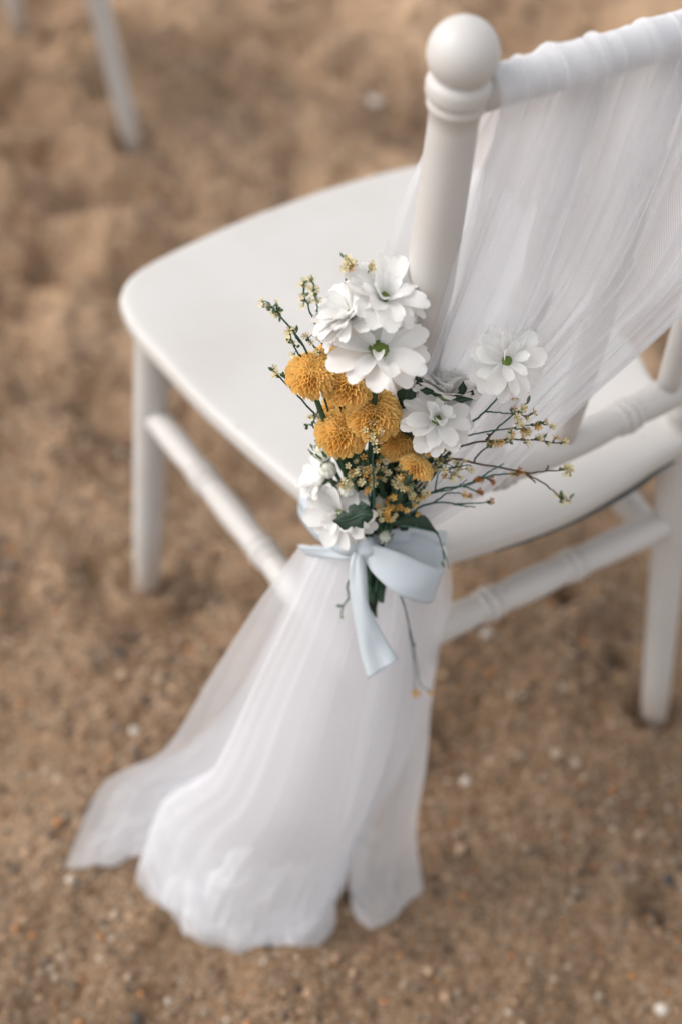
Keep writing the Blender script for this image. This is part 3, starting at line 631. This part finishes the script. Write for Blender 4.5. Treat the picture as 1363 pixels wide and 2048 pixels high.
YP = [petal_mesh('petal', 1, .80, M_YELLOW, .0, -.16, .62, .0, 7, 5, .74, .3), petal_mesh('petal', 1, .84, M_YELLOW, .02, -.08, .56, .0, 7, 5, .78, .3)]
YCORE = dome_mesh('core', M_YELLOW_CORE, .9, .03, 6, 16, 4)
YPI = petal_mesh('petal', 1, .55, M_YELLOW_CORE, .45, .35, .4, 0, 4, 4, .7)
def pompon(px, py, rpx, nrm, label, ddep=0.0, seed=0):
    rr = random.Random(seed); d = dep(py)+ddep; c = P(px, py, d); R = rpx*d/FPX*1.10; n = cdir(*nrm); c = c-n*R*.30
    t = thing('yellow_pompon', label, 'flower', tuple(c), align(n, rr.uniform(0, 6)), 'yellow pompon flowers in the bouquet')
    link_mesh('core', YCORE, t, Matrix.Diagonal((R*.46, R*.46, R*.27, 1)))
    N = 165; ga = math.pi*(3-5**.5)
    for i in range(N):
        f = ((i+.5)/N)**.78; th = math.radians(4+108*f); az = i*ga+rr.uniform(-.07, .07)
        br, bz = R*.46*math.sin(th), R*.26*math.cos(th)
        L = R*(.27+.32*f)*rr.uniform(.93, 1.06); el = math.radians(90-math.degrees(th)+3-8*f+rr.uniform(-5, 5))
        m = Matrix.Rotation(az, 4, 'Z') @ Matrix.Translation((br, 0, bz)) @ Matrix.Rotation(-el, 4, 'Y') @ Matrix.Rotation(rr.uniform(-.2, .2), 4, 'X') @ Matrix.Diagonal((L, R*(.155+.135*f)*rr.uniform(.92, 1.1), L*.85, 1))
        link_mesh('petal', YPI if f < .05 else rr.choice(YP), t, m)
    link_mesh('calyx', CALYX, t, Matrix.Translation((0, 0, -R*.02)) @ Matrix.Diagonal((R*.8, R*.8, R*.55, 1)))
    p = stem_path(c, n, R); part('stem', *tube(p, np.linspace(.0018, .0022, len(p)), 8), M_STEM, t)
pompon(622, 741, 49, (.02, .46, .88), 'leftmost yellow pompon flower, on its own green stem', -.004, 1)
pompon(695, 757, 52, (.06, .46, .88), 'yellow pompon flower tucked under the left of the largest daisy', -.002, 2)
pompon(749, 820, 53, (.02, .36, .92), 'yellow pompon flower directly below the largest daisy', -.012, 3)
pompon(683, 858, 50, (.03, .40, .90), 'lowest left yellow pompon flower, above the white buds', -.012, 4)
pompon(797, 876, 44, (.15, .05, .95), 'yellow pompon flower drooping beneath the daisy with curled short petals', .0, 5)
pompon(838, 926, 34, (.45, .66, .40), 'small yellow pompon flower seen from its side, lowest on the right', -.022, 6)
pompon(676, 806, 32, (-.1, .3, .9), 'deep yellow pompon flower half hidden between three others', .022, 7)
pompon(655, 706, 32, (-.1, .6, .7), 'yellow pompon flower peeping out behind the leftmost two', .022, 8)

# white buds with green sepals
def bud_mesh():
    V = [(0, 0, 1.0)]; F = []; nl, ns = 9, 36
    for i in range(1, nl+1):
        a = math.pi*i/(nl+.5)
        for j in range(ns):
            b = 2*math.pi*j/ns; k = 1+.07*math.cos(9*b+.5*i)*math.sin(a); V.append((math.sin(a)*math.cos(b)*k, math.sin(a)*math.sin(b)*k, math.cos(a)*.92))
    F += [(0, 1+j, 1+(j+1) % ns) for j in range(ns)]
    for i in range(nl-1):
        for j in range(ns): k = (j+1) % ns; F.append((1+i*ns+j, 1+(i+1)*ns+j, 1+(i+1)*ns+k, 1+i*ns+k))
    return make_mesh('bud_head', V, F, M_BUD)
BUD = bud_mesh(); SEP = petal_mesh('sepal', 1, .30, M_SEPAL, .1, -.55, .2, .03, 5, 4, .35, .6); SEPW = petal_mesh('petal', 1, .34, M_BUD, .1, -.62, .35, .0, 5, 4, .5)
def bud(px, py, rpx, nrm, label, ddep=-.012, green=.8):
    d = dep(py)+ddep; c = P(px, py, d); R = rpx*d/FPX; n = cdir(*nrm)
    t = thing('flower_bud', label, 'bud', tuple(c), align(n, random.uniform(0, 6)), 'closed buds in the bouquet')
    link_mesh('bud_head', BUD, t, Matrix.Diagonal((R*.9, R*.9, R*.9, 1)))
    for k in range(10):
        link_mesh('petal', SEPW, t, Matrix.Rotation(2*math.pi*k/10, 4, 'Z') @ Matrix.Translation((R*.55, 0, -R*.55)) @ Matrix.Rotation(-math.radians(62), 4, 'Y') @ Matrix.Diagonal((R*1.45, R*1.3, R, 1)))
        link_mesh('sepal', SEP, t, Matrix.Rotation(2*math.pi*(k+.5)/10, 4, 'Z') @ Matrix.Translation((R*.45, 0, -R*.85)) @ Matrix.Rotation(-math.radians(50), 4, 'Y') @ Matrix.Diagonal((R*1.5*green, R*1.3, R, 1)))
    p = stem_path(c-n*R*.6, n, R); part('stem', *tube(p, .0015, 8), M_STEM, t)
bud(655, 940, 20, (-.2, .55, .8), 'white bud highest on the left, beside the pale half hidden daisy')
bud(695, 978, 20, (-.05, .35, .9), 'white bud with a green collar, above the dark lobed leaf')
bud(757, 1003, 18, (.05, .35, .9), 'white bud deep in the dark stems above the ribbon', -.004)
bud(646, 905, 21, (-.35, .55, .5), 'greenish striped bud under the lowest left yellow pompon', -.002, 1.25)
bud(768, 1076, 14, (.1, .5, .8), 'small green bud sitting just above the ribbon knot', -.024, 1.4)
bud(712, 893, 14, (.1, .5, .7), 'tiny white bud tucked under the lowest left yellow pompon', .002)

# sprigs of tiny papery florets
def floret_mesh(mat):
    V = [(0, 0, 0)]; F = []
    for k in range(5):
        a = 2*math.pi*k/5
        for da, r, z in ((-.45, .55, .55), (-.30, 1.0, .75), (0, .88, .70), (.30, 1.0, .78), (.45, .55, .55)):
            V.append((r*math.cos(a+da), r*math.sin(a+da), z*.9))
        b = 1+5*k; F += [(0, b, b+1), (0, b+1, b+2), (0, b+2, b+3), (0, b+3, b+4)]
    return make_mesh('floret', V, F, mat, True)
FL = {'cream': floret_mesh(M_CREAM), 'orange': floret_mesh(M_ORANGE), 'rust': floret_mesh(M_RUST)}
def husk_mesh(mat):
    V = []; F = []; n = 6
    for r, z in ((.15, -.9), (.42, -.3), (.48, .2), (.12, .9)): V += [(r*math.cos(2*math.pi*j/n), r*math.sin(2*math.pi*j/n), z) for j in range(n)]
    for i in range(3):
        for j in range(n): k = (j+1) % n; F.append((i*n+j, i*n+k, (i+1)*n+k, (i+1)*n+j))
    return make_mesh('husk', V, F, mat)
HUSK = husk_mesh(M_SEPAL)
def sprig(label, branches, ddep=0.0, rad=.0009, seed=0, mat=None, size=.0029):
    """branches = [([(px, py[, extra depth])...], florets, start fraction, spread px, kinds)]"""
    rr = random.Random(seed); mat = mat or M_SPRIG
    P3 = lambda p: P(p[0], p[1], dep(p[1])+ddep+(p[2] if len(p) > 2 else 0))
    base = P3(branches[0][0][0])
    t = thing('floret_sprig', label, 'sprig', tuple(base), None, 'sprigs of tiny florets in the bouquet'); mb = MB(); fl = []
    for bi, (pts, n, s0, spread, kinds) in enumerate(branches):
        w = catmull([P3(p) for p in pts], 18); w[1:-1] += np.array([[rr.gauss(0, .0003) for _ in range(3)] for _ in range(16)]); k = 1.0 if bi == 0 else .75
        mb.add(tube(w, np.linspace(rad*k, rad*.5*k, 18), 6))
        n = int(n*1.3+.5)
        for q in range(n):
            f = s0+(1-s0)*(q+rr.random()*.7)/max(1, n); p = w[min(17, int(f*17.99))]; sp = spread*1.0/FPX
            p2 = p+RIGHT*rr.gauss(0, sp)+UP*rr.gauss(0, sp)-FWD*abs(rr.gauss(0, sp))
            mb.add(tube([p, (p+p2)/2+UP*.0004, p2], .00035, 4)); fl.append((p2, (p2-p)/(np.linalg.norm(p2-p)+1e-9), rr.choice(kinds), (w[-1]-w[0])/np.linalg.norm(w[-1]-w[0])))
    part('stem', mb.v, mb.f, mat, t)
    for p, out, kind, along in fl:
        nrm = out*.6+along*.5+(-FWD)*.35+np.array([rr.gauss(0, .25) for _ in range(3)]); loc = Matrix.Translation(Vector(p-base)) @ align(nrm, rr.uniform(0, 6)).to_4x4()
        s = size*rr.uniform(.75, 1.2)
        if kind == 'husk': link_mesh('husk', HUSK, t, loc @ Matrix.Diagonal((s*.8, s*.8, s*1.1, 1)))
        else:
            f = link_mesh('floret', FL[kind], t, loc @ Matrix.Diagonal((s, s, s, 1)))
            link_mesh('husk', HUSK, f, Matrix.Translation((0, 0, -.35)) @ Matrix.Diagonal((.55, .55, .75, 1)))
CO, CR = ['cream', 'orange', 'cream', 'husk'], ['cream', 'cream', 'husk']
sprig('tall floret sprig curving out furthest at upper left over the seat', [([(690, 960), (650, 800), (612, 702), (575, 650), (537, 605)], 13, .78, 7, CR), ([(604, 690), (590, 672), (583, 655)], 3, .2, 6, CR), ([(625, 740), (592, 700), (577, 660)], 7, .45, 6, CR)], .012, .0011, 1)
sprig('twin tipped floret sprig rising left of the topmost daisies', [([(700, 900), (665, 740), (632, 650), (615, 610), (606, 570)], 8, .78, 6, CR), ([(636, 655), (632, 600), (622, 550)], 7, .45, 4, CR)], .022, .001, 2)
sprig('short floret sprig peeping above the topmost daisy', [([(740, 850), (712, 650), (690, 560), (697, 522)], 9, .86, 5, CO), ([(715, 640), (733, 560), (738, 530)], 2, .9, 3, CR)], .026, .001, 3)
sprig('sparse forked floret sprig sticking out left over the seat below the leftmost pompon', [([(700, 950), (655, 850), (628, 826), (585, 780), (545, 740)], 3, .9, 5, CR), ([(583, 778), (574, 762), (567, 745)], 2, .6, 3, ['husk']), ([(640, 850), (632, 800), (634, 745)], 0, .5, 3, CR)], .008, .001, 4)
sprig('tiny leafy floret sprig left of the lowest left yellow pompon', [([(700, 960), (650, 890), (632, 855), (628, 825)], 4, .8, 6, CR+['husk']), ([(640, 870), (622, 850), (608, 851)], 3, .5, 4, ['husk'])], .004, .0008, 5)
sprig('floret sprig between the leftmost pompon and the white daisies', [([(690, 850), (660, 740), (622, 685), (614, 672)], 4, .86, 6, CR+['husk']), ([(655, 730), (650, 700), (640, 682)], 4, .5, 6, CO)], .018, .0009, 6)
sprig('pair of dark bare stems with one orange floret below the far right daisy', [([(860, 960), (938, 852), (970, 822), (1000, 790), (1022, 776)], 1, .98, 1, ['husk']), ([(996, 793), (1012, 786), (1030, 788)], 3, .85, 4, ['orange', 'cream']), ([(970, 823), (1000, 826), (1058, 832)], 7, .72, 8, CO)], .004, .001, 7)
sprig('middle right floret sprig with a crowded orange and cream tip', [([(850, 940), (905, 884), (960, 866), (1060, 850)], 5, .85, 8, CO), ([(1020, 856), (1045, 860), (1056, 868)], 3, .5, 5, CO), ([(1060, 850), (1085, 848), (1103, 850)], 5, .1, 4, CO), ([(970, 880), (1000, 850), (1028, 828), (1045, 818)], 6, .55, 6, CR)], .0, .001, 8)
sprig('longest right floret sprig carrying florets all along its arching tip', [([(840, 960), (893, 908), (935, 888), (975, 882), (1060, 880), (1122, 886)], 13, .58, 6, CO), ([(945, 926), (960, 905), (985, 888), (1010, 878)], 8, .5, 5, CO), ([(974, 882), (978, 870), (972, 868)], 0, .5, 2, CR)], -.006, .0011, 9, M_SPRIG_BROWN)
sprig('forked brown floret sprig reaching furthest right across the white seat', [([(830, 980), (892, 922), (960, 928), (1048, 945), (1090, 942), (1137, 938)], 7, .91, 5, CR), ([(1090, 942), (1094, 936), (1095, 930)], 0, .5, 1, CR), ([(1048, 945), (1090, 970), (1120, 995), (1138, 1002)], 6, .62, 6, CR), ([(1052, 948), (1064, 960), (1070, 965)], 0, 1, 1, CR)], -.010, .0010, 10, M_SPRIG_BROWN)
sprig('low right sprig with dark rust coloured florets', [([(800, 1030), (866, 985), (930, 970), (980, 952), (1032, 946)], 4, .9, 5, ['rust', 'orange']), ([(940, 968), (975, 945), (1006, 927)], 0, .5, 2, CR), ([(935, 970), (950, 962), (960, 956)], 2, .7, 3, ['rust']), ([(955, 955), (970, 955), (983, 964)], 2, .8, 2, ['rust']), ([(925, 972), (945, 980), (960, 984)], 2, .8, 2, ['rust'])], -.012, .0011, 11)
sprig('lowest right sprig of thin green stems lying across the seat edge', [([(790, 1045), (830, 1020), (868, 1006), (920, 1008), (976, 1003)], 2, .96, 2, ['rust', 'husk']), ([(905, 1008), (930, 1012), (950, 1014)], 0, 1, 2, CR), ([(866, 1005), (900, 985), (935, 993)], 2, .9, 3, ['rust', 'orange']), ([(868, 985), (905, 978), (933, 960)], 0, .5, 2, CR)], -.016, .001, 12)
sprig('loose right sprig of pale florets under the daisy with curled petals', [([(845, 980), (872, 940), (900, 935), (940, 930)], 6, .55, 12, ['cream']), ([(868, 985), (880, 940), (900, 945), (912, 948)], 5, .5, 10, ['cream', 'orange'])], -.012, .0008, 13)
CL = [
    (726, 930, 12, 16, 'round cream floret cluster under the lowest left pompon', -.020), (745, 860, 9, 12, 'small cream floret cluster in front of the middle yellow pompons', -.030),
    (803, 958, 16, 16, 'dense cream floret cluster left of the side-on yellow pompon', -.022), (838, 986, 16, 16, 'dense cream floret cluster at lower right, beneath the side-on pompon', -.020),
    (880, 912, 14, 14, 'cream floret cluster hanging under the daisy with curled petals', -.012), (850, 888, 9, 14, 'greenish floret cluster touching the daisy with curled petals from below', -.010),
    (770, 1020, 9, 14, 'orange tinged floret cluster near the ribbon knot', -.020), (700, 956, 9, 13, 'thin floret cluster between the two white buds', -.014),
    (742, 962, 10, 12, 'floret cluster in the middle of the dark stems', -.014), (785, 1002, 6, 12, 'orange floret cluster on the dark stems above the ribbon', -.018), (768, 915, 8, 14, 'shaded floret cluster under the middle pompon', -.004)]
for i, (cx, cy, n, sp, lab, dd) in enumerate(CL):
    sprig('cream sprig: '+lab if False else lab, [([(BX+(cx-BX)*.15, BY-25, .01), ((cx+BX)/2, (cy+BY)/2-10, .004), (cx, cy)], int(n*1.35), .86, sp*.8, ['orange', 'orange', 'cream'] if 'orange' in lab else ['cream', 'cream', 'cream', 'orange', 'husk'])], dd, .0010, 40+i)
sprig('trailing sprig hanging below the ribbon with yellow florets at its ends', [([(775, 1120), (800, 1190), (815, 1245), (825, 1310), (829, 1385)], 3, .97, 5, ['orange']), ([(818, 1255), (832, 1320), (838, 1365), (856, 1382)], 2, .97, 3, ['orange']), ([(822, 1290), (827, 1288), (830, 1292)], 1, .9, 1, ['husk'])], -.030, .0008, 70, None, .0026)
sprig('short green twig hanging left of the ribbon tail', [([(735, 1120), (697, 1165), (696, 1195), (686, 1210), (678, 1212)], 1, .97, 1, ['husk']), ([(686, 1210), (683, 1222), (683, 1235)], 1, .9, 1, ['husk'])], -.026, .0010, 71)
sprig('thin curling stem hanging at the right tip of the ribbon loop', [([(800, 1052), (866, 1062), (880, 1085), (886, 1110), (884, 1132)], 1, .98, 2, ['husk']), ([(885, 1100), (892, 1120), (897, 1138)], 0, 1, 1, CR)], -.030, .0007, 72)

# leaves
def leaf(pts, width, label, ddep=-.015, lobes=3, curl=.3, mat=None):
    """lobed leaf along a px midline"""
    w = catmull([P(p[0], p[1], dep(p[1])+ddep+(p[2] if len(p) > 2 else 0)) for p in pts], 15); T, N, B = frames(w)
    V = []; nc = 7; W_ = width*1.1/FPX
    for i in range(15):
        u = i/14; prof = math.sin(math.pi*min(1, .06+.92*u))**.75*(1+.30*math.sin(u*lobes*2*math.pi-.6))
        side = np.cross(T[i], -FWD); side /= np.linalg.norm(side); nn = np.cross(side, T[i])
        for j in range(nc):
            s = j/(nc-1)*2-1; V.append(w[i]+side*s*W_*prof/2-nn*(curl*W_*prof*(s*s)*.5)+nn*(.03*W_ if abs(s) > .05 else -.03*W_)+nn*.05*W_*math.sin(9*u+3*s))
    t = thing('leaf', label, 'leaf', tuple(w[0]), None, 'dark green leaves in the bouquet')
    part('leaf_blade', V, grid_faces(15, nc), mat or M_LEAF, t)
    part('midrib', *tube(w[:13]+(-FWD)*.0004, np.linspace(.0008, .0003, 13), 5), M_STEM, t)
leaf([(745, 1030), (722, 1030), (695, 1040), (666, 1042)], 40, 'dark lobed leaf over the low white daisy', -.046)
leaf([(735, 1010), (712, 1030), (706, 1055)], 34, 'dark leaf pointing down between the low daisy and the stems', -.040)
leaf([(775, 1045), (815, 1040), (845, 1045), (876, 1068)], 24, 'long dark leaf arching right over the ribbon loop', -.020, 2)
leaf([(845, 770), (838, 762), (832, 748)], 13, 'small black green leaf right of the largest daisy', -.002)
leaf([(880, 790), (860, 783), (838, 780)], 13, 'dark narrow leaf under the half open daisy', -.006, 2)
leaf([(905, 800), (922, 785), (925, 762)], 14, 'dark curled leaf against the half open daisy', -.012, 2)
leaf([(910, 800), (935, 795), (945, 780)], 15, 'dark leaf on the stem of the far right daisy', -.010, 2)
leaf([(750, 1110), (745, 1160), (742, 1200), (752, 1236)], 30, 'green leaf hanging below the knot beside the ribbon tail', -.024, 2)
leaf([(760, 1110), (762, 1150), (768, 1188)], 26, 'dark leaf end below the knot, under the ribbon loop', -.018, 2)
for i, (a, b, c, d) in enumerate([(745, 1050, 720, 900), (760, 1040, 735, 950), (775, 1045, 770, 930), (790, 1050, 830, 960), (740, 1060, 700, 1000), (780, 1060, 800, 1010), (765, 1030, 750, 900), (800, 1000, 790, 860), (720, 960, 690, 900), (820, 900, 800, 800), (790, 860, 815, 770), (730, 1070, 770, 1010), (800, 1060, 840, 1025)]):
    leaf([(a, b), ((a+c)/2+random.uniform(-10, 10), (b+d)/2), (c, d)], random.uniform(26, 40), 'dark leaf deep among the bouquet stems', random.uniform(-.004, .014), 3)
tw = thing('stem_bundle', 'dark bundle of cut flower stems running down behind the ribbon knot', 'stems', tuple(TIEPT), None)
for k in range(16):
    a = random.uniform(-1, 1); b = random.uniform(-1, 1)
    top = P(755+a*48, 955+random.uniform(-60, 40), dep(960)+.006+b*.010); e = TIEPT+RIGHT*a*.010-FWD*(b*.008-.004); lo = P(747+a*13+random.uniform(-5, 5), 1175+random.uniform(-25, 35), 1.100+b*.005)
    part('stem', *tube(catmull([top, (top+e)/2+RIGHT*a*.002, e, lo], 14), random.uniform(.0013, .0022), 7), M_STEM, tw)

# ------------------------------------------------------------------ pale blue ribbon
rib = thing('blue_ribbon', 'pale blue satin ribbon tied in a bow round the flower stems', 'ribbon', tuple(P(742, 1095, 1.085)))
def strip(name, a, b, nu=40, nw=9, wave=0.0, thick=.0005):
    A = catmull([P(*p) for p in a], nu); B_ = catmull([P(*p) for p in b], nu); V = []
    for i in range(nu):
        for j in range(nw):
            s = j/(nw-1); p = A[i]*(1-s)+B_[i]*s; p = p-FWD*(wave*math.sin(math.pi*s)+.0012*math.sin(5*s+i*.22)+.0016*math.sin(11*s+.6*math.sin(i*.13))*math.exp(-min(i, nu-1-i)*.09)); V.append(p)
    uvs = None
    o = part(name, V, grid_faces(nu, nw), M_RIBBON, rib)
    so = o.modifiers.new('thickness', 'SOLIDIFY'); so.thickness = thick; so.offset = 0
    return o
# right loop: out along the front to the fold, back behind
strip('bow_loop', [(726, 1086, 1.082), (752, 1090, 1.074), (800, 1106, 1.070), (850, 1127, 1.076), (883, 1136, 1.090), (889, 1118, 1.100), (868, 1084, 1.104), (810, 1064, 1.102), (750, 1078, 1.095)],
      [(722, 1108, 1.082), (745, 1146, 1.074), (788, 1185, 1.072), (828, 1203, 1.078), (857, 1207, 1.091), (866, 1192, 1.103), (846, 1146, 1.106), (795, 1114, 1.104), (748, 1100, 1.095)], 60, 9, .0012)
# left loop, mostly behind the low daisy
strip('bow_loop', [(735, 1088, 1.088), (690, 1050, 1.098), (640, 990, 1.115), (612, 962, 1.128), (604, 985, 1.138), (640, 1050, 1.128), (730, 1088, 1.10)],
      [(735, 1106, 1.088), (680, 1108, 1.098), (625, 1060, 1.118), (598, 1010, 1.132), (602, 1040, 1.140), (650, 1090, 1.130), (730, 1106, 1.10)], 46, 7, .003)
strip('ribbon_band', [(594, 1090, 1.142), (640, 1094, 1.118), (700, 1096, 1.098), (740, 1090, 1.090)], [(612, 1110, 1.142), (650, 1116, 1.118), (700, 1120, 1.098), (740, 1112, 1.090)], 24, 6, .001)
strip('ribbon_band', [(735, 1072, 1.092), (790, 1058, 1.094), (850, 1058, 1.115), (892, 1062, 1.150)], [(735, 1094, 1.092), (790, 1085, 1.096), (850, 1088, 1.118), (890, 1092, 1.150)], 24, 6, .001)
strip('ribbon_tail', [(706, 1100, 1.078), (699, 1130, 1.074), (699, 1170, 1.078), (703, 1215, 1.084), (712, 1262, 1.090), (722, 1312, 1.096), (735, 1358, 1.100)],
      [(728, 1104, 1.078), (727, 1135, 1.072), (730, 1180, 1.075), (742, 1225, 1.082), (762, 1262, 1.090), (778, 1290, 1.096), (797, 1318, 1.100)], 44, 9, .003)
strip('ribbon_tail', [(718, 1100, 1.086), (712, 1128, 1.086), (714, 1160, 1.090), (722, 1195, 1.094)], [(732, 1104, 1.086), (732, 1135, 1.085), (734, 1170, 1.088), (736, 1205, 1.094)], 16, 5, .002)
kc = P(732, 1096, 1.078); V = []; nl, ns = 14, 20; ax1 = cdir(.35, .94, 0); ax2 = cdir(.94, -.35, 0)
for i in range(nl+1):
    a = math.pi*i/nl
    for j in range(ns):
        b = 2*math.pi*j/ns; k = 1+.08*math.sin(4*a+2*b)
        V.append(kc+ax1*(-.0085*math.cos(a))*k+ax2*(.0085*math.sin(a)*math.cos(b))*k-FWD*(.0062*math.sin(a)*math.sin(b))*k)
part('knot', V, [(i*ns+j, i*ns+(j+1) % ns, (i+1)*ns+(j+1) % ns, (i+1)*ns+j) for i in range(nl) for j in range(ns)], M_RIBBON, rib)
